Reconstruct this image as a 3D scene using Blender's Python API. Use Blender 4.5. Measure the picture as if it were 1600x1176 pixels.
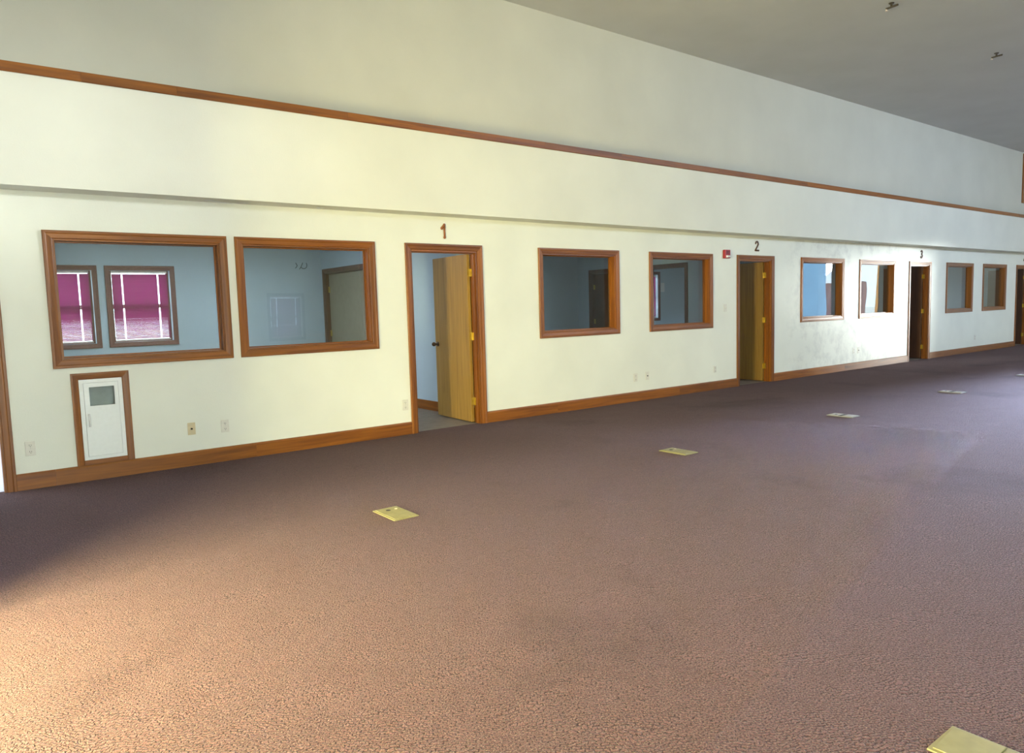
import bpy, bmesh, math, random
from mathutils import Vector, Matrix
random.seed(7)
S = bpy.context.scene
for o in list(bpy.data.objects): bpy.data.objects.remove(o)
C = S.collection
PI = math.pi

# ------------------------------------------------------------------ camera
FPX, YAW, PITCH, ROLL = 1142.83, math.radians(37.658), math.radians(5.351), math.radians(-1.622)
CAM = Vector((0.0, -7.0745, 1.3627))
fwd = Vector((math.sin(YAW)*math.cos(PITCH), math.cos(YAW)*math.cos(PITCH), -math.sin(PITCH)))
rgt0 = Vector((math.cos(YAW), -math.sin(YAW), 0)); up0 = rgt0.cross(fwd)
rgt = rgt0*math.cos(ROLL) + up0*math.sin(ROLL); upv = -rgt0*math.sin(ROLL) + up0*math.cos(ROLL)
cd = bpy.data.cameras.new('camera'); cam = bpy.data.objects.new('camera', cd); C.objects.link(cam)
cd.sensor_width = 36; cd.sensor_fit = 'HORIZONTAL'; cd.lens = FPX/1600*36; cd.clip_start = .05; cd.clip_end = 300
m = Matrix((rgt, upv, -fwd)).transposed().to_4x4(); m.translation = CAM; cam.matrix_world = m
S.camera = cam

# ------------------------------------------------------------------ world, sun, daylight
w = bpy.data.worlds.new('sky'); S.world = w; w.use_nodes = True
bg = w.node_tree.nodes['Background']; bg.inputs['Color'].default_value = (.80, .90, 1, 1); bg.inputs['Strength'].default_value = 7.0
sl = bpy.data.lights.new('sun', 'SUN'); so = bpy.data.objects.new('sun', sl); C.objects.link(so)
sl.energy = 7.0; sl.angle = math.radians(5); sl.color = (1, .97, .92)
so.rotation_euler = Vector((-1, .58, -.080)).to_track_quat('-Z', 'Y').to_euler()

def daylight(name, loc, direction, sx, sy, power, col):
    l = bpy.data.lights.new(name, 'AREA'); o = bpy.data.objects.new(name, l); C.objects.link(o)
    l.shape = 'RECTANGLE'; l.size = sx; l.size_y = sy; l.energy = power; l.color = col
    o.location = loc; o.rotation_euler = Vector(direction).to_track_quat('-Z', 'Y').to_euler()
    return o
W = 10.5; XE = 25.0; HC = 4.95; D = 4.95
daylight('daylight_vestibule_door', (-1.62, -3.95, 1.12), (1, 0, 0), 1.3, 2.0, 980, (1, .83, .37))
daylight('daylight_back_glazing', (-1.4, -W-.22, 1.45), (0, 1, 0), 5.2, 2.5, 950, (.97, 1, .885))
daylight('daylight_clerestory', (15.5, -W-.25, 4.15), (0, 1, .45), 8.6, .9, 700, (.62, .74, 1))
po = daylight('sky_portal_end_opening', (XE+.3, -6.15, 1.8), (-1, 0, 0), 3.0, 2.4, 1, (1, 1, 1)); po.data.cycles.is_portal = True
dl = daylight('daylight_end_door', (XE+.25, -3.72, 1.08), (-1, -.03, -.10), 1.25, 1.9, 220, (.66, .70, 1)); dl.data.spread = math.radians(19)
vs = S.view_settings; vs.view_transform = 'Standard'; vs.look = 'None'; vs.gamma = 1; vs.use_curve_mapping = False; vs.exposure = 0.29

# ------------------------------------------------------------------ materials
def mat(name, color=(.8, .8, .8), rough=.5, metal=0, spec=.5):
    mt = bpy.data.materials.new(name); mt.use_nodes = True
    b = mt.node_tree.nodes['Principled BSDF']
    b.inputs['Base Color'].default_value = (*color, 1); b.inputs['Roughness'].default_value = rough
    b.inputs['Metallic'].default_value = metal; b.inputs['Specular IOR Level'].default_value = spec
    return mt
def N(mt, t, **kw):
    n = mt.node_tree.nodes.new(t)
    for k, v in kw.items():
        if k in n.inputs: n.inputs[k].default_value = v
        else: setattr(n, k, v)
    return n
def L(mt, a, b): mt.node_tree.links.new(a, b)
def bsdf(mt): return mt.node_tree.nodes['Principled BSDF']
def coords(mt, scale=(1, 1, 1), rot=(0, 0, 0), out='Object'):
    tc = N(mt, 'ShaderNodeTexCoord'); mp = N(mt, 'ShaderNodeMapping')
    mp.inputs['Scale'].default_value = scale; mp.inputs['Rotation'].default_value = rot
    L(mt, tc.outputs[out], mp.inputs['Vector']); return mp.outputs['Vector']
def ramp(mt, fac, stops):
    r = N(mt, 'ShaderNodeValToRGB'); e = r.color_ramp.elements
    while len(e) < len(stops): e.new(.5)
    for i, (p, c) in enumerate(stops): e[i].position = p; e[i].color = (*c, 1)
    L(mt, fac, r.inputs['Fac']); return r.outputs['Color']
def bump(mt, h, strength, dist):
    b = N(mt, 'ShaderNodeBump'); b.inputs['Strength'].default_value = strength; b.inputs['Distance'].default_value = dist
    L(mt, h, b.inputs['Height']); L(mt, b.outputs['Normal'], bsdf(mt).inputs['Normal'])
def mixc(mt, fac, a, b, blend='MIX'):
    x = N(mt, 'ShaderNodeMix', data_type='RGBA', blend_type=blend)
    if isinstance(fac, float): x.inputs[0].default_value = fac
    else: L(mt, fac, x.inputs[0])
    for i, v in ((6, a), (7, b)):
        if isinstance(v, tuple): x.inputs[i].default_value = (*v, 1)
        else: L(mt, v, x.inputs[i])
    return x.outputs[2]

def paint(name, color, rough=.55, var=.04, smudge=False):
    mt = mat(name, color, rough, 0, .35); v = coords(mt)
    n = N(mt, 'ShaderNodeTexNoise', Scale=1.3, Detail=4.0); L(mt, v, n.inputs['Vector'])
    lo = tuple(c*(1-var) for c in color); hi = tuple(min(1, c*(1+var)) for c in color)
    col = ramp(mt, n.outputs['Fac'], [(.3, lo), (.7, hi)])
    if smudge:      # scuffed, dirty plaster beside and under two of the windows
        geo = N(mt, 'ShaderNodeNewGeometry'); sep = N(mt, 'ShaderNodeSeparateXYZ'); L(mt, geo.outputs['Position'], sep.inputs[0])
        def band(out, a, b, c, d):
            r = N(mt, 'ShaderNodeMapRange', interpolation_type='SMOOTHSTEP'); L(mt, out, r.inputs[0]); r.inputs[1].default_value = a; r.inputs[2].default_value = b
            q = N(mt, 'ShaderNodeMapRange', interpolation_type='SMOOTHSTEP'); L(mt, out, q.inputs[0]); q.inputs[1].default_value = d; q.inputs[2].default_value = c
            k = N(mt, 'ShaderNodeMath', operation='MULTIPLY'); L(mt, r.outputs[0], k.inputs[0]); L(mt, q.outputs[0], k.inputs[1]); return k.outputs[0]
        bx = band(sep.outputs['X'], 11.2, 12.0, 15.2, 16.0)
        n2 = N(mt, 'ShaderNodeTexNoise', Scale=2.6, Detail=7.0, Roughness=.7); L(mt, geo.outputs['Position'], n2.inputs['Vector'])
        r2 = N(mt, 'ShaderNodeMapRange'); L(mt, n2.outputs['Fac'], r2.inputs[0]); r2.inputs[1].default_value = .47; r2.inputs[2].default_value = .72
        k = N(mt, 'ShaderNodeMath', operation='MULTIPLY'); L(mt, bx, k.inputs[0]); L(mt, r2.outputs[0], k.inputs[1])
        k2 = N(mt, 'ShaderNodeMath', operation='MULTIPLY'); L(mt, k.outputs[0], k2.inputs[0]); k2.inputs[1].default_value = .6
        col = mixc(mt, k2.outputs[0], col, (.42, .42, .40))
    L(mt, col, bsdf(mt).inputs['Base Color'])
    n3 = N(mt, 'ShaderNodeTexNoise', Scale=90.0, Detail=3.0); L(mt, v, n3.inputs['Vector']); bump(mt, n3.outputs['Fac'], .25, .002)
    return mt

def wood(name, axis, dark=(.125, .032, .002), light=(.32, .108, .007), rough=.42):
    mt = mat(name, light, rough, 0, .5)
    sc = {'x': (1.2, 26, 26), 'y': (26, 1.2, 26), 'z': (26, 26, 1.2)}[axis]
    v = coords(mt, sc)
    oi = N(mt, 'ShaderNodeObjectInfo'); ad = N(mt, 'ShaderNodeVectorMath', operation='ADD')
    cx = N(mt, 'ShaderNodeVectorMath', operation='SCALE'); cmb = N(mt, 'ShaderNodeCombineXYZ')
    for i in range(3): L(mt, oi.outputs['Random'], cmb.inputs[i])
    L(mt, cmb.outputs[0], cx.inputs[0]); cx.inputs['Scale'].default_value = 60
    L(mt, v, ad.inputs[0]); L(mt, cx.outputs[0], ad.inputs[1])
    n = N(mt, 'ShaderNodeTexNoise', Scale=1.0, Detail=6.0, Roughness=.62, Distortion=.6); L(mt, ad.outputs[0], n.inputs['Vector'])
    col = ramp(mt, n.outputs['Fac'], [(.28, dark), (.52, tuple((a+b)/2*1.05 for a, b in zip(dark, light))), (.75, light)])
    hs = N(mt, 'ShaderNodeHueSaturation'); L(mt, col, hs.inputs['Color'])
    mr = N(mt, 'ShaderNodeMapRange'); L(mt, oi.outputs['Random'], mr.inputs[0]); mr.inputs[3].default_value = .78; mr.inputs[4].default_value = 1.2
    L(mt, mr.outputs[0], hs.inputs['Value']); L(mt, hs.outputs['Color'], bsdf(mt).inputs['Base Color'])
    bump(mt, n.outputs['Fac'], .12, .002)
    return mt

def carpet_mat():
    mt = mat('carpet', (.2, .13, .13), .95, 0, .12); v = coords(mt)
    # basket-weave loops
    br = N(mt, 'ShaderNodeTexBrick', offset=.5); br.inputs['Scale'].default_value = 1.0
    br.inputs['Brick Width'].default_value = .026; br.inputs['Row Height'].default_value = .013; br.inputs['Mortar Size'].default_value = .0034; br.inputs['Mortar Smooth'].default_value = .9
    br.inputs['Color1'].default_value = (.145, .071, .076, 1); br.inputs['Color2'].default_value = (.112, .057, .064, 1); br.inputs['Mortar'].default_value = (.042, .022, .026, 1)
    mp = coords(mt, (1, 1, 1), (0, 0, .62)); nd = N(mt, 'ShaderNodeTexNoise', Scale=45.0, Detail=2.0); L(mt, v, nd.inputs['Vector'])
    va = N(mt, 'ShaderNodeVectorMath', operation='MULTIPLY_ADD'); L(mt, nd.outputs['Color'], va.inputs[0]); va.inputs[1].default_value = (.024, .024, 0); L(mt, mp, va.inputs[2])
    nl = N(mt, 'ShaderNodeTexNoise', Scale=3.5, Detail=2.0); L(mt, v, nl.inputs['Vector'])   # rows wander slightly over the floor
    vb = N(mt, 'ShaderNodeVectorMath', operation='MULTIPLY_ADD'); L(mt, nl.outputs['Color'], vb.inputs[0]); vb.inputs[1].default_value = (.16, .16, 0); L(mt, va.outputs[0], vb.inputs[2])
    L(mt, vb.outputs[0], br.inputs['Vector'])
    # tan flecks
    vo = N(mt, 'ShaderNodeTexNoise', Scale=170.0, Detail=2.0); L(mt, v, vo.inputs['Vector'])
    r = N(mt, 'ShaderNodeMapRange'); L(mt, vo.outputs['Fac'], r.inputs[0]); r.inputs[1].default_value = .52; r.inputs[2].default_value = .70; r.inputs[4].default_value = .75
    col = mixc(mt, r.outputs[0], br.outputs['Color'], (.27, .19, .155))
    # wear and stains
    st = N(mt, 'ShaderNodeTexNoise', Scale=.55, Detail=5.0, Roughness=.6, Distortion=.4); L(mt, coords(mt, (1, 1, 1)), st.inputs['Vector']); st.inputs['Vector'].links[0].from_node.inputs['Location'].default_value = (7.3, 2.4, 0)
    c2 = ramp(mt, st.outputs['Fac'], [(.30, (.70, .68, .68)), (.44, (1, 1, 1)), (.75, (1.0, 1.0, 1.0))])
    col = mixc(mt, 1.0, col, c2, 'MULTIPLY')
    L(mt, col, bsdf(mt).inputs['Base Color'])
    b = bsdf(mt); b.inputs['Sheen Weight'].default_value = .08; b.inputs['Sheen Roughness'].default_value = .4; b.inputs['Sheen Tint'].default_value = (.9, .88, 1, 1)
    h = N(mt, 'ShaderNodeMath', operation='ADD'); L(mt, br.outputs['Fac'], h.inputs[0]); h.inputs[1].default_value = 0
    inv = N(mt, 'ShaderNodeMath', operation='SUBTRACT'); inv.inputs[0].default_value = 1; L(mt, br.outputs['Fac'], inv.inputs[1])
    ad = N(mt, 'ShaderNodeMath', operation='ADD'); L(mt, inv.outputs[0], ad.inputs[0]); L(mt, vo.outputs['Fac'], ad.inputs[1])
    bump(mt, ad.outputs[0], .75, .006)
    return mt

def glass_mat(name='pane_glass', tint=(.93, .96, .96)):
    mt = bpy.data.materials.new(name); mt.use_nodes = True; nt = mt.node_tree; nt.nodes.remove(nt.nodes['Principled BSDF'])
    out = nt.nodes['Material Output']
    tr = N(mt, 'ShaderNodeBsdfTransparent'); tr.inputs[0].default_value = (*tint, 1)
    gl = N(mt, 'ShaderNodeBsdfGlossy'); gl.inputs['Roughness'].default_value = 0.0
    fr = N(mt, 'ShaderNodeFresnel'); ge = N(mt, 'ShaderNodeNewGeometry'); mr = N(mt, 'ShaderNodeMapRange')   # same reflectance on both faces of the thin sheet
    L(mt, ge.outputs['Backfacing'], mr.inputs[0]); mr.inputs[3].default_value = 1.5; mr.inputs[4].default_value = 1/1.5; L(mt, mr.outputs[0], fr.inputs['IOR'])
    v = coords(mt, (1, 1, .6)); n = N(mt, 'ShaderNodeTexNoise', Scale=2.2, Detail=0.0); L(mt, v, n.inputs['Vector'])
    b = N(mt, 'ShaderNodeBump'); b.inputs['Strength'].default_value = .06; b.inputs['Distance'].default_value = .02
    L(mt, n.outputs['Fac'], b.inputs['Height']); L(mt, b.outputs['Normal'], gl.inputs['Normal'])
    mx = N(mt, 'ShaderNodeMixShader'); L(mt, fr.outputs[0], mx.inputs[0]); L(mt, tr.outputs[0], mx.inputs[1]); L(mt, gl.outputs[0], mx.inputs[2])
    L(mt, mx.outputs[0], out.inputs['Surface'])
    return mt

def slat_mat():
    mt = mat('blind_slat', (.20, .015, .05), .4); nt = mt.node_tree; out = nt.nodes['Material Output']
    n = N(mt, 'ShaderNodeTexNoise', Scale=9.0, Detail=2.0); L(mt, coords(mt, (1, 1, 1)), n.inputs['Vector'])
    L(mt, ramp(mt, n.outputs['Fac'], [(.3, (.17, .012, .045)), (.7, (.23, .02, .06))]), bsdf(mt).inputs['Base Color'])
    tr = N(mt, 'ShaderNodeBsdfTranslucent'); tr.inputs[0].default_value = (.20, .02, .10, 1)
    mx = N(mt, 'ShaderNodeMixShader'); mx.inputs[0].default_value = .5
    L(mt, bsdf(mt).outputs[0], mx.inputs[1]); L(mt, tr.outputs[0], mx.inputs[2]); L(mt, mx.outputs[0], out.inputs['Surface'])
    return mt

def speck(name, c, rough=.5, metal=0, var=.12, scale=30.0):
    mt = mat(name, c, rough, metal); n = N(mt, 'ShaderNodeTexNoise', Scale=scale, Detail=4.0); L(mt, coords(mt), n.inputs['Vector'])
    L(mt, ramp(mt, n.outputs['Fac'], [(.3, tuple(x*(1-var) for x in c)), (.7, tuple(min(1, x*(1+var)) for x in c))]), bsdf(mt).inputs['Base Color'])
    return mt

M = dict(
    wall=paint('cream_paint', (.80, .81, .72), smudge=True), soffit=paint('soffit_paint', (.72, .72, .64)),
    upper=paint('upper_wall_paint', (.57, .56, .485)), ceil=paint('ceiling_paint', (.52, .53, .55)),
    blue=paint('blue_paint', (.45, .56, .64)), white=paint('white_paint', (.78, .78, .76)),
    wx=wood('oak_along', 'x'), wz=wood('oak_upright', 'z'), wy=wood('oak_across', 'y'),
    leaf=wood('oak_door_veneer', 'z', (.24, .125, .022), (.42, .25, .05), .4),
    dleaf=wood('dark_door_veneer', 'z', (.055, .022, .010), (.12, .05, .02), .4),
    dtrim=wood('dark_stained_trim', 'z', (.06, .026, .016), (.14, .06, .03), .4),
    carpet=carpet_mat(), vinyl=speck('office_vinyl', (.20, .165, .13), .6, 0, .15, 14), lightfloor=speck('pale_floor', (.62, .60, .68), .5),
    glass=glass_mat(), brass=speck('brass', (.50, .37, .09), .4, 1), bronze=speck('dark_bronze', (.09, .055, .035), .35, .8),
    ivory=speck('ivory_plastic', (.72, .70, .62), .45, 0, .04), beige=speck('beige_plate', (.62, .52, .33), .45, 0, .06), dark=speck('dark_slot', (.02, .018, .015), .6),
    fplate=speck('grey_floor_plate', (.40, .39, .37), .45, 0, .08, 18),
    fbox=speck('yellowed_floor_plate', (.24, .215, .095), .5, 0, .12, 18), cabinet=speck('white_enamel', (.84, .87, .86), .3, 0, .02),
    cabin=speck('cabinet_inside_grey', (.50, .53, .52), .6, 0, .05), steel=speck('steel', (.5, .5, .5), .3, 1, .05),
    red=speck('alarm_red', (.36, .018, .025), .4), lens=speck('strobe_lens', (.8, .8, .78), .2, 0, .03), slat=slat_mat(), cream=speck('cream_rail', (.80, .70, .66), .5),
    burg=speck('burgundy_trim', (.16, .055, .045), .45), ink=speck('marker_ink', (.05, .07, .075), .6), paper=speck('paper', (.75, .77, .78), .7, 0, .03),
    num=speck('number_wood', (.27, .085, .018), .4, 0, .2), numd=speck('number_wood_dark', (.10, .045, .022), .4, 0, .2),
    concrete=speck('pale_concrete', (.55, .53, .50), .8), brick=speck('pink_brick', (.36, .17, .15), .85, 0, .1, 8), backdrop_blue=speck('backdrop_paint', (.34, .60, .90), .4), orange=speck('orange_post_wood', (.80, .34, .07), .6),
    ext=speck('white_siding', (.8, .78, .74), .7, 0, .04), sprk=speck('aged_metal', (.10, .085, .07), .4, .6), roof=speck('roof_felt', (.2, .2, .2), .9),
)

# ------------------------------------------------------------------ builders
class MB:
    def __init__(s): s.bm = bmesh.new()
    def box(s, x0, x1, y0, y1, z0, z1, bev=0):
        g = bmesh.ops.create_cube(s.bm, size=1)['verts']
        for v in g: v.co = Vector(((x0+x1)/2+v.co.x*(x1-x0), (y0+y1)/2+v.co.y*(y1-y0), (z0+z1)/2+v.co.z*(z1-z0)))
        if bev:
            ed = {e for v in g for e in v.link_edges}
            bmesh.ops.bevel(s.bm, geom=list(ed), offset=bev, segments=2, affect='EDGES', profile=.5)
        return s
    def cyl(s, p0, p1, r, seg=14, r2=None):
        p0, p1 = Vector(p0), Vector(p1); d = p1-p0
        mt = Matrix.Translation((p0+p1)/2) @ d.to_track_quat('Z', 'Y').to_matrix().to_4x4()
        bmesh.ops.create_cone(s.bm, cap_ends=True, segments=seg, radius1=r, radius2=r if r2 is None else r2, depth=d.length, matrix=mt); return s
    def ball(s, c, r, sc=(1, 1, 1)):
        mt = Matrix.Translation(c) @ Matrix.Diagonal((*sc, 1)); bmesh.ops.create_uvsphere(s.bm, u_segments=14, v_segments=10, radius=r, matrix=mt); return s
    def rows(s, rings, closed=True, caps=True):
        vs = [[s.bm.verts.new(p) for p in r] for r in rings]; n = len(vs[0])
        for a, b in zip(vs, vs[1:]):
            for i in range(n if closed else n-1): s.bm.faces.new((a[i], a[(i+1) % n], b[(i+1) % n], b[i]))
        if caps: s.bm.faces.new(vs[0][::-1]); s.bm.faces.new(vs[-1])
        return s
    def quad(s, pts): s.bm.faces.new([s.bm.verts.new(p) for p in pts]); return s

def put(name, mb, material, parent=None, smooth=False, rot=None, at=None):
    """one mesh object; vertices are given in world space (or in the parent's space when at='local')"""
    bm = mb.bm; bmesh.ops.recalc_face_normals(bm, faces=bm.faces)
    if rot: bmesh.ops.transform(bm, matrix=rot, verts=bm.verts)
    me = bpy.data.meshes.new(name)
    xs = [v.co for v in bm.verts]
    lo = Vector([min(v[i] for v in xs) for i in range(3)]); hi = Vector([max(v[i] for v in xs) for i in range(3)])
    org = Vector(((lo.x+hi.x)/2, (lo.y+hi.y)/2, lo.z))
    bmesh.ops.translate(bm, verts=bm.verts, vec=-org)
    bm.to_mesh(me); bm.free(); me.materials.append(M[material] if isinstance(material, str) else material)
    if smooth:
        for p in me.polygons: p.use_smooth = True
    o = bpy.data.objects.new(name, me); C.objects.link(o)
    if parent is not None:
        o.parent = parent; o.location = org - wloc(parent)
    else: o.location = org
    return o
def wloc(o):
    v = Vector(o.location)
    while o.parent: o = o.parent; v += o.location
    return v
def root(name, loc): o = bpy.data.objects.new(name, None); C.objects.link(o); o.location = loc; o.empty_display_size = .1; return o
def tag(o, label, cat, group=None):
    o['label'] = label; o['category'] = cat
    if group: o['group'] = group
    return o
def struct(o, label=None):
    o['kind'] = 'structure'
    if label: o['label'] = label
    return o

def panel(mb, axis, t0, t1, u0, u1, z0, z1, holes):
    """wall slab with rectangular holes; axis 'y': thickness along Y, runs along X"""
    us = sorted({u0, u1, *[h[0] for h in holes], *[h[1] for h in holes]}); us = [u for u in us if u0 <= u <= u1]
    for a, b in zip(us, us[1:]):
        mid = (a+b)/2; hs = sorted([(h[2], h[3]) for h in holes if h[0] < mid < h[1]]); z = z0; spans = []
        for lo, hi in hs:
            if lo > z: spans.append((z, lo))
            z = hi
        if z < z1: spans.append((z, z1))
        for lo, hi in spans:
            if axis == 'y': mb.box(a, b, t0, t1, lo, hi)
            else: mb.box(t0, t1, a, b, lo, hi)
    return mb

CW, CT = .068, .02     # casing width, thickness
PROF = [(0, 0), (0, .010), (.006, .013), (.040, .017), (.048, .021), (.064, .021), (CW, .017), (CW, 0)]
def casing(par, u0, u1, z0, z1, y, sgn=-1, sill=True, mats=('wx', 'wz'), axis='y', name='casing'):
    """mitred boards round the opening u0..u1, z0..z1 on the plane (axis = y), standing out towards sgn"""
    def P(u, z, t): return (u, y+sgn*t, z) if axis == 'y' else (y+sgn*t, u, z)
    zb = z0
    top = MB().rows([[P(u0-a, z1+a, t) for a, t in PROF], [P(u1+a, z1+a, t) for a, t in PROF]]); put(name, top, mats[0] if axis == 'y' else 'wy' if mats[0] == 'wx' else mats[0], par)
    for s, ue in ((-1, u0), (1, u1)):
        if sill: r = [[P(ue+s*a, z0-a, t) for a, t in PROF], [P(ue+s*a, z1+a, t) for a, t in PROF]]
        else: r = [[P(ue+s*a, zb, t) for a, t in PROF], [P(ue+s*a, z1+a, t) for a, t in PROF]]
        put(name, MB().rows(r), mats[1], par)
    if sill:
        b = MB().rows([[P(u0-a, z0-a, t) for a, t in PROF], [P(u1+a, z0-a, t) for a, t in PROF]]); put(name, b, mats[0] if axis == 'y' else 'wy' if mats[0] == 'wx' else mats[0], par)

WT = .12   # partition thickness
# window outer casing extents along the partition, left to right
WIN = [(.685, 2.14), (2.213, 3.667), (5.920, 7.352), (7.967, 9.405), (11.880, 13.345), (13.920, 15.384), (17.800, 19.265), (19.857, 21.33)]
WZ0, WZ1 = .968, 2.100
DOORX = [4.030, 10.030, 15.990, 22.020]   # left outer casing edge
DW, DZ1 = 1.030, 2.100
inner = lambda a, b: (a+CW, b-CW)
holes = [(*inner(a, b), WZ0+CW, WZ1-CW) for a, b in WIN]
dholes = [(x+CW, x+DW-CW, 0, DZ1-CW) for x in DOORX] + [(-.60, .300, 0, DZ1-CW)]
cab = (.80+.055, 1.238-.055, .175, .918-.055)

# ------------------------------------------------------------------ large structure
struct(put('floor', MB().box(-2.3, XE, -W-.15, .06, -.10, 0), 'carpet'), 'mauve brown woven loop carpet across the hall floor')
struct(put('floor_office', MB().box(.56, XE, .06, D, -.10, 0), 'vinyl'), 'dull grey brown office floor behind the partition')
struct(put('floor_side_room', MB().box(-2.3, .44, .06, D, -.10, 0), 'lightfloor'), 'pale floor of the side room')
wf = MB(); panel(wf, 'y', 0, WT, -2.3, XE, 0, HC, holes + dholes + [cab, (22.36, 23.65, 3.75, 4.86)])
struct(put('wall_front', wf, 'wall'), 'cream painted partition with office windows and doors')
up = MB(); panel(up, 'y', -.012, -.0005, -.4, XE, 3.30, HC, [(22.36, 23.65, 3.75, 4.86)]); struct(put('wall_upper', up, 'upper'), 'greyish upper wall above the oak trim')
struct(put('soffit', MB().box(-.4, XE, -.26, -.0005, 2.405, 3.30), 'soffit'), 'long boxed cream soffit above the office windows')
struct(put('ceiling', MB().box(-2.3, XE, -W-.15, WT, HC, HC+.15), 'ceil'), 'flat grey ceiling')
struct(put('ceiling_office', MB().box(-2.3, XE, WT, D+.15, 2.66, 2.75), 'white'), 'office ceiling')
# rear exterior wall of the offices, with blind windows
BW = [(.92, 1.73), (1.96, 2.77), (13.05, 13.86), (-1.3, -.4), (7.0, 7.81), (8.04, 8.85), (19.2, 20.0), (20.3, 21.1)]
BZ = (1.02, 2.07)
wb = MB(); panel(wb, 'y', D, D+.15, -2.3, XE, -.1, 2.66, [(a, b, *BZ) for a, b in BW]); struct(put('wall_back', wb, 'blue'), 'blue grey rear wall of the offices')
# office cross partitions
SX = [.44, 5.20, 11.20, 17.20, 23.20]
sd = {5.20: [(3.05, 4.80, 0, 2.04)], 11.20: [(1.97, 2.87, 0, 2.06), (3.70, 4.52, 0, 2.06)]}
for i, x in enumerate(SX):
    p = MB(); panel(p, 'x', x, x+WT, WT, D, 0, 2.66, sd.get(x, [])); struct(put('wall_divider_%d' % (i+1), p, 'blue'), 'blue painted partition between offices')
# hall: left wall with vestibule, wall behind the camera, far end wall
wl = MB(); panel(wl, 'x', -.52, -.40, -W, 0, 0, HC, [(-6.3, -3.08, 0, 2.5)]); struct(put('wall_left', wl, 'wall'), 'cream left wall with vestibule opening')
wv = MB(); panel(wv, 'x', -1.60, -1.48, -W, 0, 0, HC, [(-4.65, -3.25, .1, 2.15)]); struct(put('wall_vestibule', wv, 'wall'), 'outer vestibule wall')
wr = MB(); panel(wr, 'y', -W-.15, -W, -2.3, XE, 0, HC, [(-1.40, -.55, .2, 2.7), (-.38, 1.30, .2, 2.7), (6.32, 7.12, .80, 1.80), (11.2, 14.1, 3.7, 4.6), (14.3, 16.7, 3.7, 4.6), (16.9, 19.8, 3.7, 4.6)]); struct(put('wall_rear', wr, 'wall'), 'cream wall opposite the offices')
we = MB(); panel(we, 'x', XE, XE+.15, -W-.15, D+.15, -.1, HC, [(-7.7, -4.75, .62, 2.9), (-4.4, -3.05, .02, 2.1)]); struct(put('wall_end', we, 'wall'), 'far end wall with wide glazed opening')

# ------------------------------------------------------------------ partition windows
wl_names = ['beside the left doorway, its pane showing two burgundy blinds', 'left of door one, its pane scribbled on', 'right of door one', 'beside the red fire alarm', 'right of door two', 'left of door three, brightest glare', 'right of door three', 'left of door four']
for i, (a, b) in enumerate(WIN):
    x0, x1 = inner(a, b); z0, z1 = WZ0+CW, WZ1-CW
    r = struct(root('window_%d' % (i+1), ((a+b)/2, 0, WZ0)), 'oak framed interior window ' + wl_names[i])
    casing(r, x0, x1, z0, z1, -.0004)
    t = .014
    put('jamb', MB().box(x0+.0004, x0+t, -.002, WT, z0+.0004, z1-.0004), 'wz', r); put('jamb', MB().box(x1-t, x1-.0004, -.002, WT, z0+.0004, z1-.0004), 'wz', r)
    put('jamb', MB().box(x0+t, x1-t, -.002, WT, z1-t, z1-.0004), 'wx', r); put('jamb', MB().box(x0+t, x1-t, -.002, WT, z0+.0004, z0+t), 'wx', r)
    for bx in ((x0+t, x0+t+.012, z0+t, z1-t), (x1-t-.012, x1-t, z0+t, z1-t), (x0+t+.012, x1-t-.012, z0+t, z0+t+.012), (x0+t+.012, x1-t-.012, z1-t-.012, z1-t)):
        put('glazing_bead', MB().box(bx[0], bx[1], .078, .092, bx[2], bx[3]), 'wz' if bx[3]-bx[2] > .5 else 'wx', r)
    g = put('pane', MB().box(x0+t, x1-t, .094, .100, z0+t, z1-t), 'glass', r)
    if i == 1:
        def stroke(pts, rr):
            mb = MB()
            for p, q in zip(pts, pts[1:]): mb.cyl((p[0], .0922, p[1]), (q[0], .0922, q[1]), rr, 8)
            return mb
        for pts in ([(2.835, 1.873), (2.850, 1.846), (2.842, 1.832), (2.829, 1.819)], [(2.908, 1.874), (2.893, 1.842), (2.872, 1.810)], [(2.889, 1.832), (2.898, 1.821), (2.915, 1.816), (2.935, 1.820), (2.948, 1.834), (2.951, 1.853), (2.946, 1.874)]):
            put('scribble', stroke(pts, .0032), 'ink', r)

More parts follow.
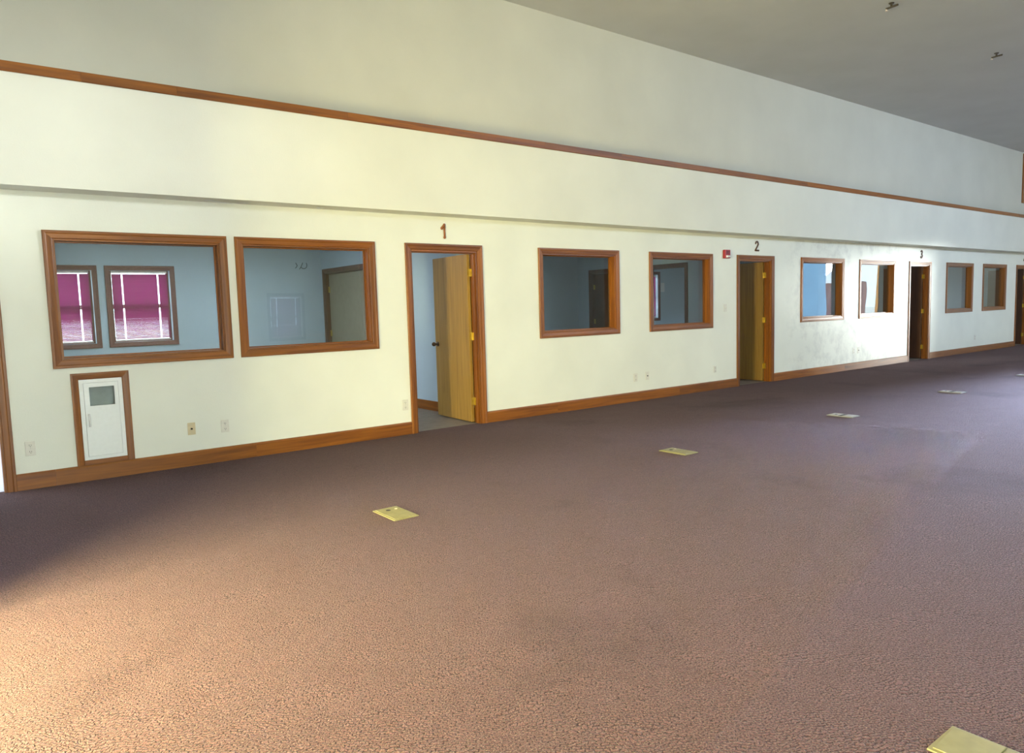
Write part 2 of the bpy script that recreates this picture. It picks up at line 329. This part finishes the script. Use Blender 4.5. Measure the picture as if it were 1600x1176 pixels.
# ------------------------------------------------------------------ doors
def knobset(leaf, p, dirv):
    p = Vector(p); d = Vector(dirv)
    k = MB().cyl(p, p+d*.008, .032, 18).cyl(p+d*.008, p+d*.045, .011, 12); k.ball(p+d*.06, .027, (1, 1, 1))
    put('knob', k, 'bronze', leaf, True)
def door(n, x, label, leafmat='leaf', angle=94):
    x0, x1, z1 = x+CW, x+DW-CW, DZ1-CW
    r = struct(root('door_%d' % n, (x+DW/2, 0, 0)), label)
    casing(r, x0, x1, 0.0, z1, -.0004, sill=False)
    t = .018
    put('jamb', MB().box(x0+.0004, x0+t, -.002, WT+.002, 0, z1-.0004), 'wz', r); put('jamb', MB().box(x1-t, x1-.0004, -.002, WT+.002, 0, z1-.0004), 'wz', r)
    put('jamb', MB().box(x0+t, x1-t, -.002, WT+.002, z1-t, z1-.0004), 'wx', r)
    put('stop', MB().box(x0+t, x0+t+.012, .03, .07, 0, z1-t), 'wz', r); put('stop', MB().box(x1-t-.012, x1-t, .03, .07, 0, z1-t), 'wz', r)
    put('stop', MB().box(x0+t+.012, x1-t-.012, .03, .07, z1-t-.012, z1-t), 'wx', r)
    hx, hy = x1-t-.004, WT+.004            # hinge pin
    lw = (x1-x0)-2*t-.006
    lf = MB().box(-lw, 0, -.042, -.002, .012, z1-t-.005, .0015)
    R = Matrix.Translation((hx, hy, 0)) @ Matrix.Rotation(math.radians(-angle), 4, 'Z')
    leaf = put('door_leaf', lf, leafmat, r, rot=R)
    Rr = R.to_3x3()
    for sg, yy in ((-1, -.042), (1, -.002)): knobset(leaf, R @ Vector((-lw+.065, yy, .93)), Rr @ Vector((0, sg, 0)))
    for hz in (.26, 1.04, 1.79):
        h = MB().box(x1-t-.004, x1-t-.0005, WT-.036, WT+.001, hz-.045, hz+.045); h.cyl((hx-.001, hy+.004, hz-.047), (hx-.001, hy+.004, hz+.047), .0065, 10)
        h2 = MB().box(-.002, .0006, -.034, -.003, hz-.045, hz+.045); bmesh.ops.transform(h2.bm, matrix=R, verts=h2.bm.verts)
        put('hinge', h, 'brass', r); put('hinge_leaf', h2, 'brass', leaf)
door(1, DOORX[0], 'oak door one standing open beside the pane with scribbles')
door(2, DOORX[1], 'oak door two standing open next to the red fire alarm')
door(3, DOORX[2], 'dark oak door three standing open', 'dleaf')
door(4, DOORX[3], 'dark oak door four at the hall end', 'dleaf')
# doorway to the side room at the left
r5 = struct(root('door_5', (-.15, 0, 0)), 'oak cased doorway to the side room, no leaf in view')
casing(r5, -.60, .300, 0, DZ1-CW, -.0004, sill=False)
put('jamb', MB().box(.282, .2996, -.002, WT+.002, 0, DZ1-CW-.0004), 'wz', r5); put('jamb', MB().box(-.5996, -.582, -.002, WT+.002, 0, DZ1-CW-.0004), 'wz', r5); put('jamb', MB().box(-.582, .282, -.002, WT+.002, DZ1-CW-.018, DZ1-CW-.0004), 'wx', r5)

# doors inside the offices, in the cross partitions
def side_door(n, X, y0, y1, z1, label, tm, leafmat=None):
    r = struct(root('door_%d' % n, (X, (y0+y1)/2, 0)), label)
    for face, s in ((X-.0004, -1), (X+WT+.0004, 1)): casing(r, y0, y1, 0, z1, face, s, False, tm, 'x')
    jm = tm[1]
    put('jamb', MB().box(X-.002, X+WT+.002, y0+.0004, y0+.018, 0, z1-.0004), jm, r); put('jamb', MB().box(X-.002, X+WT+.002, y1-.018, y1-.0004, 0, z1-.0004), jm, r)
    put('jamb', MB().box(X-.002, X+WT+.002, y0+.018, y1-.018, z1-.018, z1-.0004), jm, r)
    if leafmat:
        lf = put('door_leaf', MB().box(X+.055, X+.095, y0+.021, y1-.030, .012, z1-.022, .0015), leafmat, r)
        knobset(lf, (X+.055, y0+.085, .93), (-1, 0, 0))
        for hz in (.26, 1.02, 1.76): put('hinge', MB().box(X+.046, X+.0549, y1-.060, y1-.019, hz-.05, hz+.05).cyl((X+.046, y1-.024, hz-.05), (X+.046, y1-.024, hz+.05), .006, 8), 'brass', r)
side_door(6, 5.20, 3.05, 4.80, 2.04, 'closed door with brown casing in the blue wall behind the scribbled pane', ('dtrim', 'dtrim'), speck('grey_olive_door', (.30, .27, .19), .5, 0, .06, 12))
side_door(7, 11.20, 1.97, 2.87, 2.06, 'dark cased open doorway between two offices', ('dtrim', 'dtrim'))
side_door(8, 11.20, 3.70, 4.52, 2.06, 'dark brown closed door between two offices', ('dtrim', 'dtrim'), 'dleaf')

# ------------------------------------------------------------------ trim and baseboards
bb = struct(root('baseboard_front', (0, 0, 0)), 'honey oak baseboard along the partition')
runs = [(.300+CW, DOORX[0], (.64, 2.3)), (DOORX[0]+DW, DOORX[1], (6.18, 8.6)), (DOORX[1]+DW, DOORX[2], (13.4,)), (DOORX[2]+DW, DOORX[3], (19.4,)), (DOORX[3]+DW, XE, ())]
for a, b, js in runs:
    e = [a+.0006, *js, b-.0006]
    for p, q in zip(e, e[1:]):
        put('board', MB().rows([[(x, -t, z) for t, z in ((.0006, 0), (.016, 0), (.016, .118), (.010, .132), (.0006, .135))] for x in (p+.0004, q-.0004)]), 'wx', bb)
tr = struct(root('trim_1', (0, -.26, 3.30)), 'long oak trim capping the soffit')
xs = [-.4, 1.016, 1.728, 3.3, 4.479, 5.841, 7.153, 9.2, 11.6, 14.0, 16.4, 18.8, 21.2, 23.6, XE]
for p, q in zip(xs, xs[1:]):
    put('board', MB().rows([[(x, -.2606-t, z) for t, z in ((0, 3.245), (.014, 3.245), (.018, 3.25), (.018, 3.318), (.012, 3.322), (-.2483, 3.322), (-.2483, 3.3006), (0, 3.3006))] for x in (p+.0006, q-.0006)]), 'wx', tr)
# clerestory window high on the upper wall
cz = struct(root('window_9', (22.95, 0, 3.7)), 'oak framed clerestory window on the upper wall')
casing(cz, 22.36, 23.65, 3.75, 4.86, -.0125)
put('side_board', MB().box(22.175, 22.291, -.036, -.0124, 3.682, 4.928, .002), 'wz', cz)
for q in ((22.3604, 22.374, 3.7504, 4.8596), (23.636, 23.6496, 3.7504, 4.8596), (22.374, 23.636, 3.7504, 3.764), (22.374, 23.636, 4.846, 4.8596)): put('jamb', MB().box(q[0], q[1], -.012, WT, q[2], q[3]), 'wz', cz)
put('pane', MB().box(22.374, 23.636, .08, .086, 3.764, 4.846), 'glass', cz)
# baseboards in the first office, seen through door one
for nm, q in (('baseboard_office', (5.184, 5.1996, WT+.001, 3.05-CW-.002, 0, .13)), ('baseboard_rear', (.562, 5.18, D-.016, D-.0004, 0, .13))):
    struct(put(nm, MB().box(*q), 'wy' if nm == 'baseboard_office' else 'wx'), 'oak baseboard inside the first office')

# ------------------------------------------------------------------ exterior windows with blinds
def ext_window(n, a, b, y, z0, z1, sgn, blind=None, frame='burg', label='dark framed window in the rear office wall'):
    """sgn: +1 outside lies towards +Y"""
    r = struct(root('window_%d' % n, ((a+b)/2, y, z0)), label)
    yi = y - sgn*.0004
    casing(r, a, b, z0, z1, yi, -sgn, True, (frame, frame))
    yo = y + sgn*.10; f = .035
    def bx(x0, x1, za, zb, d0=0, d1=.04): return MB().box(x0, x1, min(yo+sgn*d0, yo+sgn*d1), max(yo+sgn*d0, yo+sgn*d1), za, zb)
    put('sash_stile', bx(a+.0004, a+f, z0+.0004, z1-.0004), frame, r); put('sash_stile', bx(b-f, b-.0004, z0+.0004, z1-.0004), frame, r)
    put('sash_rail', bx(a+f, b-f, z0+.0004, z0+f), frame, r); put('sash_rail', bx(a+f, b-f, z1-f, z1-.0004), frame, r)
    zm = (z0+z1)/2; put('meeting_rail', bx(a+f, b-f, zm-.03, zm+.03), frame, r)
    put('pane', bx(a+f, b-f, z0+f, zm-.03, .018, .022), 'glass', r); put('pane', bx(a+f, b-f, zm+.03, z1-f, .018, .022), 'glass', r)
    if blind:
        yb = y + sgn*.045
        br = root('window_blind', ((a+b)/2, yb, z0)); tag(br, blind, 'blind', 'burgundy mini blinds on the office windows')
        L0, L1 = a+.028, b-.034
        put('headrail', MB().box(L0, L1, yb-.013, yb+.013, z1-.040, z1-.012), 'cream', br)
        put('bottom_rail', MB().box(L0, L1, yb-.011, yb+.011, z0+.018, z0+.032), 'cream', br)
        sm = MB(); c1, c2 = L0+(L1-L0)*.18, L0+(L1-L0)*.83; z = z1-.062; k = 0
        while z > z0+.040:
            tl = math.radians(70-23*((z1-z)/(z1-z0))**1.5+random.uniform(-2.5, 2.5)); hw = .0125; dy, dz = hw*math.cos(tl)*-sgn, hw*math.sin(tl)
            for p, q in ((L0, c1-.009), (c1+.009, c2-.009), (c2+.009, L1)):
                sm.rows([[(x, yb-dy, z-dz), (x, yb+dy*.2, z+.0015), (x, yb+dy, z+dz)] for x in (p, q)], False, False)
            z -= .0212
        so_ = put('slats', sm, 'slat', br); so_['kind'] = 'stuff'
        for c in (c1, c2): put('ladder_cord', MB().box(c-.0012, c+.0012, yb-.001, yb+.001, z0+.033, z1-.041), 'cream', br)
    return r
bl = {0: 'burgundy blind on the office window next to the side room partition', 1: 'burgundy blind on the wider showing office window under the blue wall', 2: 'burgundy blind glowing in the office beyond the dark cased doorway'}
bl.update({4: 'burgundy blind on the second office window nearer to the first office', 5: 'burgundy blind on the second office window nearer to the third office', 6: 'burgundy blind on the fourth office window nearer to the third office', 7: 'burgundy blind on the fourth office window nearer to the hall end'})
for i, (a, b) in enumerate(BW): ext_window(10+i, a, b, D, *BZ, 1, bl.get(i))
ext_window(20, 6.32, 7.12, -W, .80, 1.80, -1, 'burgundy blind on the hall wall opposite the offices', label='dark framed window in the hall wall opposite the offices')
# glazing opposite, vestibule door, end entrance
def glazing(n, axis, t, u0, u1, z0, z1, mull, label, fm):
    r = struct(root('window_%d' % n, ((u0+u1)/2, t, z0) if axis == 'y' else (t, (u0+u1)/2, z0)), label); f = .05
    def bx(a, b, za, zb, d=.025): return MB().box(a, b, t-d, t+d, za, zb) if axis == 'y' else MB().box(t-d, t+d, a, b, za, zb)
    e = [u0+.0005, *mull, u1-.0005]
    put('frame', bx(u0+.0005, u0+f, z0+.0005, z1-.0005), fm, r); put('frame', bx(u1-f, u1-.0005, z0+.0005, z1-.0005), fm, r)
    put('frame', bx(u0+f, u1-f, z0+.0005, z0+f), fm, r); put('frame', bx(u0+f, u1-f, z1-f, z1-.0005), fm, r)
    for q in mull: put('mullion', bx(q-f/2, q+f/2, z0+f, z1-f), fm, r)
    ee = [u0+f, *mull, u1-f]
    for k, (a, b) in enumerate(zip(ee, ee[1:])): put('pane', bx(a+(f/2 if k else 0), b-(f/2 if k < len(ee)-2 else 0), z0+f, z1-f, .003), 'glass', r)
glazing(21, 'y', -W-.08, -1.40, -.55, .2, 2.7, [], 'glazed bay behind the vestibule wall', 'wz')
glazing(22, 'y', -W-.08, -.38, 1.30, .2, 2.7, [.46], 'large glazed bay opposite the offices', 'wz')
glazing(23, 'x', -1.54, -4.65, -3.25, .1, 2.15, [], 'glazed vestibule door opening', 'wz')
for k, (a, b) in enumerate(((11.2, 14.1), (14.3, 16.7), (16.9, 19.8))): glazing(25+k, 'y', -W-.08, a, b, 3.7, 4.6, [(a+b)/2], 'high clerestory window opposite the offices', 'wz')
glazing(28, 'x', XE+.075, -4.4, -3.05, .02, 2.1, [], 'glazed door at the hall end', 'wz')
glazing(24, 'x', XE+.075, -7.7, -4.75, .62, 2.9, [], 'wide glazed opening in the far end wall', 'wz')

# ------------------------------------------------------------------ extinguisher cabinet
cr = root('extinguisher_cabinet', (1.019, 0, .135)); tag(cr, 'white recessed extinguisher cabinet with small glass window in an oak frame', 'cabinet')
a, b, z0, z1 = cab
PR = [(0, 0), (0, .010), (.006, .014), (.040, .018), (.055, .018), (.055, 0)]
def pr(u, z, t): return (u, -.0004-t, z)
put('frame_board', MB().rows([[pr(a-q, z1+q, t) for q, t in PR], [pr(b+q, z1+q, t) for q, t in PR]]), 'wx', cr)
put('frame_board', MB().rows([[pr(a-q, .1355, t) for q, t in PR], [pr(a-q, z1+q, t) for q, t in PR]]), 'wz', cr)
put('frame_board', MB().rows([[pr(b+q, .1355, t) for q, t in PR], [pr(b+q, z1+q, t) for q, t in PR]]), 'wz', cr)
put('frame_board', MB().box(a, b, -.0144, -.0004, .1355, z0), 'wx', cr)
body = MB().box(a+.001, b-.001, .10, .104, z0+.001, z1-.001).box(a+.001, a+.006, .0, .10, z0+.001, z1-.001).box(b-.006, b-.001, 0, .10, z0+.001, z1-.001).box(a+.006, b-.006, 0, .10, z0+.001, z0+.006).box(a+.006, b-.006, 0, .10, z1-.006, z1-.001)
put('cabinet_body', body, 'cabin', cr)
# face flange and door with a window
fl = MB(); panel(fl, 'y', -.010, -.0008, a+.001, b-.001, z0+.001, z1-.001, [(a+.032, b-.032, z0+.030, z1-.030)]); put('flange', fl, 'cabinet', cr)
dx0, dx1, dz0, dz1 = a+.034, b-.034, z0+.032, z1-.032; wx0, wx1, wz0, wz1 = .928, 1.118, .635, .795
dr_ = MB(); panel(dr_, 'y', -.013, -.003, dx0, dx1, dz0, dz1, [(wx0, wx1, wz0, wz1)]); cdoor = put('cabinet_door', dr_, 'cabinet', cr)
put('window_glass', MB().box(wx0, wx1, -.007, -.004, wz0, wz1), 'glass', cdoor)
hd = MB().box(.907, .921, -.030, -.022, .460, .570, .003).box(.909, .919, -.022, -.013, .462, .476).box(.909, .919, -.022, -.013, .554, .568); put('handle', hd, 'steel', cdoor)

# ------------------------------------------------------------------ wall plates
def plate(name, x, z, label, cat, kind, material='ivory', w=.072, h=.118, group=None):
    r = root(name, (x, 0, z-h/2)); tag(r, label, cat, group)
    put('plate', MB().box(x-w/2, x+w/2, -.0065, -.0006, z-h/2, z+h/2, .002), material, r)
    if kind == 'outlet':
        for dz in (.026, -.026):
            s = put('socket', MB().cyl((x, -.0063, z+dz), (x, -.0085, z+dz), .0165, 18), material, r)
            put('slot', MB().box(x-.0075, x-.005, -.0092, -.0086, z+dz-.004, z+dz+.008).box(x+.005, x+.0075, -.0092, -.0086, z+dz-.004, z+dz+.006).cyl((x, -.0086, z+dz-.010), (x, -.0092, z+dz-.010), .0028, 8), 'dark', s)
        put('screw', MB().cyl((x, -.0064, z), (x, -.0078, z), .003, 8), 'steel', r)
    elif kind == 'jack':
        put('jack', MB().cyl((x, -.0064, z), (x, -.016, z), .008, 12), 'dark', r); put('screw', MB().cyl((x, -.0064, z+.042), (x, -.0078, z+.042), .003, 8), 'steel', r); put('screw', MB().cyl((x, -.0064, z-.042), (x, -.0078, z-.042), .003, 8), 'steel', r)
    elif kind == 'switch':
        put('toggle', MB().box(x-.005, x+.005, -.017, -.0064, z-.012, z+.006, .001), material, r)
plate('wall_outlet', .480, .333, 'white duplex outlet between the side doorway and the extinguisher cabinet', 'outlet', 'outlet')
plate('cable_plate', 1.724, .342, 'beige cable wall plate with dark jack', 'wall plate', 'jack', 'beige', .068, .112)
plate('wall_outlet', 2.023, .332, 'white duplex outlet beside the beige cable plate', 'outlet', 'outlet')
plate('wall_outlet', 3.958, .330, 'white duplex outlet hard against the casing of door one', 'outlet', 'outlet')
plate('wall_outlet', 7.662, .334, 'pale blank outlet, fainter of a pair under a dark pane', 'outlet', 'outlet')
plate('cable_plate', 7.903, .342, 'cream cable plate with dark jack beside a pale outlet', 'wall plate', 'jack', 'ivory')
plate('wall_outlet', 9.468, .318, 'white outlet low on the wall near door two', 'outlet', 'outlet', w=.07, h=.10)
plate('light_switch', 9.731, 1.267, 'white light switch under the red fire alarm', 'switch', 'switch')
plate('wall_outlet', 13.761, .358, 'white outlet in the scuffed wall, beside a cable plate', 'outlet', 'outlet')
plate('cable_plate', 13.932, .360, 'cable plate in the scuffed wall, beside an outlet', 'wall plate', 'jack')
plate('wall_outlet', 19.50, .347, 'white outlet between doors three and four', 'outlet', 'outlet')

# fire alarm strobe
fa = root('fire_alarm', (9.740, 0, 2.036)); tag(fa, 'red fire alarm strobe box on the wall beside door two', 'fire alarm')
put('housing', MB().box(9.672, 9.808, -.045, -.0006, 2.038, 2.170, .006), 'red', fa)
put('strobe_lens', MB().rows([[(9.70, -.0452, 2.050), (9.80, -.0452, 2.050), (9.80, -.0452, 2.084), (9.70, -.0452, 2.084)], [(9.715, -.066, 2.056), (9.785, -.066, 2.056), (9.785, -.066, 2.078), (9.715, -.066, 2.078)]]), 'lens', fa)
gr = MB()
for k in range(4): gr.box(9.70, 9.78, -.0475, -.0452, 2.105+k*.013, 2.111+k*.013)
put('sounder_grille', gr, 'dark', fa)

# wooden door numbers
def number(strokes, x, z, hgt, label, material, rr=.013, balls=()):
    o = MB()
    def P(p): return Vector((x+p[0]*hgt, -.0085, z+p[1]*hgt))
    for s in strokes:
        pts = [P(p) for p in s]
        for p, q in zip(pts, pts[1:]): o.cyl(p, q, rr, 12)
        for p in pts: o.ball(p, rr)
    for p, k in balls: o.ball(P(p), rr*k)
    for v in o.bm.verts: v.co.y = -.0085+(v.co.y+.0085)*(.0078/rr/1.0 if abs(v.co.y+.0085) <= rr else .0078/rr)
    for v in o.bm.verts: v.co.y = max(-.0165, min(-.0006, v.co.y))
    return tag(put('door_number', o, material, None, True), label, 'number')
arc = lambda cx, cz, r, a0, a1, n=8: [(cx+r*math.cos(math.radians(a0+(a1-a0)*i/n)), cz+r*math.sin(math.radians(a0+(a1-a0)*i/n))) for i in range(n+1)]
number([[(.03, 0.03), (.03, .97), (-.20, .72)]], 4.545, 2.172, .150, 'orange brown wooden numeral 1 with knobbed ends above a door', 'num', .0125, [((.03, .03), 1.35), ((.03, .95), 1.35), ((-.20, .70), 1.35)])
number([arc(0, .74, .24, 170, -20) + [(-.30, .04), (.32, .04)]], 10.568, 2.176, .150, 'dark brown wooden numeral 2 above an open oak door', 'numd', .014)
number([arc(-.02, .75, .22, 150, -80) + arc(-.02, .27, .25, 80, -150)], 16.545, 2.175, .158, 'dark wooden numeral 3 above a dark doorway', 'numd', .016)
number([[(.12, .03), (.12, .97), (-.28, .32), (.30, .32)]], 22.55, 2.172, .155, 'dark wooden numeral 4 above the last door', 'numd', .015)

# peeling drywall tape under the soffit
def peel(x, ln, dx, drop, label, y=-.13):
    rg = []
    for i in range(9):
        t = i/8; z = 2.4045-drop*math.sin(t*PI)**2 - .0006
        rg.append([(x+ln*t, y+dx*t-.022, z-.004*t), (x+ln*t, y+dx*t+.022, z), (x+ln*t, y+dx*t+.022, z-.0012), (x+ln*t, y+dx*t-.022, z-.0012-.004*t)])
    return tag(put('drywall_tape', MB().rows(rg), 'paper'), label, 'drywall tape')
peel(1.93, .42, .02, .014, 'longest strip of peeling drywall tape under the soffit above the two large panes')
peel(2.99, .07, 0, .010, 'tiny curl of loose tape under the soffit near door one')
peel(13.36, .34, .02, .02, 'loose flap of tape under the soffit above the scuffed wall')

# ------------------------------------------------------------------ floor boxes
def floor_box(x, y, label, split=False, plug=True):
    r = root('floor_box', (x, y, 0)); tag(r, label, 'floor box', 'floor outlet boxes in the carpet')
    w, l = .185, .31
    put('base_frame', MB().box(x-w/2, x+w/2, y-l/2, y+l/2, .0005, .007, .002), 'fbox' if not split else 'fplate', r)
    m_ = 'fbox' if not split else 'fplate'; g = .002 if not split else .028
    put('cover', MB().box(x-w/2+.012, x+w/2-.012, y+g, y+l/2-.012, .0072, .0115, .0015), m_, r)
    put('cover', MB().box(x-w/2+.012, x+w/2-.012, y-l/2+.012, y-g, .0072, .0115, .0015), m_, r)
    if split: put('socket_well', MB().box(x-w/2+.02, x+w/2-.02, y-g+.002, y+g-.002, .0072, .0085), 'dark', r)
    if not plug: return
    put('plug', MB().cyl((x-.015, y+.075, .0116), (x-.015, y+.075, .0135), .016, 16), 'dark', r)
    put('latch', MB().cyl((x+.045, y+.075, .0116), (x+.045, y+.075, .0145), .010, 12), 'beige', r)
floor_box(2.312, -2.748, 'yellowed floor box in the carpet facing the scribbled pane')
floor_box(5.255, -2.742, 'dull tan floor box in the carpet facing the right side of door one')
floor_box(8.215, -2.735, 'white floor box with dark gap in its middle', True)
floor_box(11.21, -2.740, 'pale floor box in the carpet facing door two', True)
floor_box(14.21, -2.740, 'pale floor box in the bright carpet facing the scuffed wall', True)
floor_box(2.333, -6.32, 'yellowed floor box with blank covers, nearer to the wall opposite the offices', plug=False)

# ceiling fittings
for k, (x, y) in enumerate(((9.49, -2.6), (12.76, -2.62))):
    r = root('sprinkler', (x, y, HC-.10)); tag(r, 'dark metal sprinkler fitting on the ceiling facing ' + ('the pane by the red fire alarm', 'the scuffed wall')[k], 'sprinkler', 'sprinkler fittings on the ceiling')
    put('escutcheon', MB().cyl((x, y, HC-.0006), (x, y, HC-.012), .034, 18, .026), 'sprk', r)
    put('pipe_arm', MB().cyl((x, y, HC-.014), (x, y, HC-.045), .013, 10).cyl((x, y-.08, HC-.045), (x, y+.065, HC-.05), .012, 12), 'sprk', r)
    put('nozzle', MB().cyl((x, y+.06, HC-.05), (x, y+.06, HC-.075), .008, 10).cyl((x, y+.06, HC-.075), (x, y+.06, HC-.078), .018, 16), 'cream', r)

# unseen fill lights added on the office ceilings to brighten the rooms
fill_mat = mat('fill_glow', (.9, .9, .9)); bsdf(fill_mat).inputs['Emission Color'].default_value = (.86, .94, 1, 1); bsdf(fill_mat).inputs['Emission Strength'].default_value = 5.0
for nm, x, st in (('first', 2.9, 1.7), ('second', 8.3, .55), ('third', 14.3, .35), ('fourth', 20.3, .8)):
    r = root('office_fill_light', (x, 2.6, 2.60)); tag(r, 'white fill light added on the ceiling of the %s office' % nm, 'fill light', 'added office fill lights')
    fr_ = MB(); fr_.box(x-.62, x+.62, 2.28, 2.31, 2.60, 2.6595).box(x-.62, x+.62, 2.89, 2.92, 2.60, 2.6595).box(x-.62, x-.59, 2.31, 2.89, 2.60, 2.6595).box(x+.59, x+.62, 2.31, 2.89, 2.60, 2.6595)
    put('frame', fr_, 'cabinet', r)
    tm = fill_mat.copy(); bsdf(tm).inputs['Emission Strength'].default_value = 18.0*st
    put('glow_panel', MB().box(x-.59, x+.59, 2.31, 2.89, 2.612, 2.62), tm, r)

# note on the wall of the third office
tag(put('wall_notice', MB().box(13.96, 14.10, D-.003, D-.0005, 1.65, 1.87), 'paper'), 'white paper notice on the blue wall beside a glowing burgundy blind', 'paper')

# ------------------------------------------------------------------ outdoors, seen mirrored in the panes
struct(put('ground', MB().box(-60, 120, -90, 60, -.30, -.12), 'concrete'), 'pale concrete ground outside')
tag(put('brick_wall', MB().box(40, 40.3, -15.2, -12.85, -.12, 2.25), 'brick'), 'pink brick garden wall outside the far end opening', 'wall')
tag(put('blue_backdrop', MB().box(32, 32.7, -14.6, -10.9, -.12, 3.2, .03), 'backdrop_blue'), 'added blue locker outside the far end opening', 'backdrop')  # box added to give the blue mirrored in a pane; also trims the sun
tag(put('sun_blocker', MB().box(XE+.16, 29.5, -4.56, -4.46, -.12, 2.7), 'ext'), 'added white sun-blocking wall beside the glazed end door', 'wall')  # unseen wall added to keep the sun out of the end door
tag(put('added_post', MB().box(34, 34.16, -9.22, -9.02, -.12, 3.9), 'orange'), 'added orange post outside the far end opening', 'post')  # added to give the orange strip mirrored in a pane
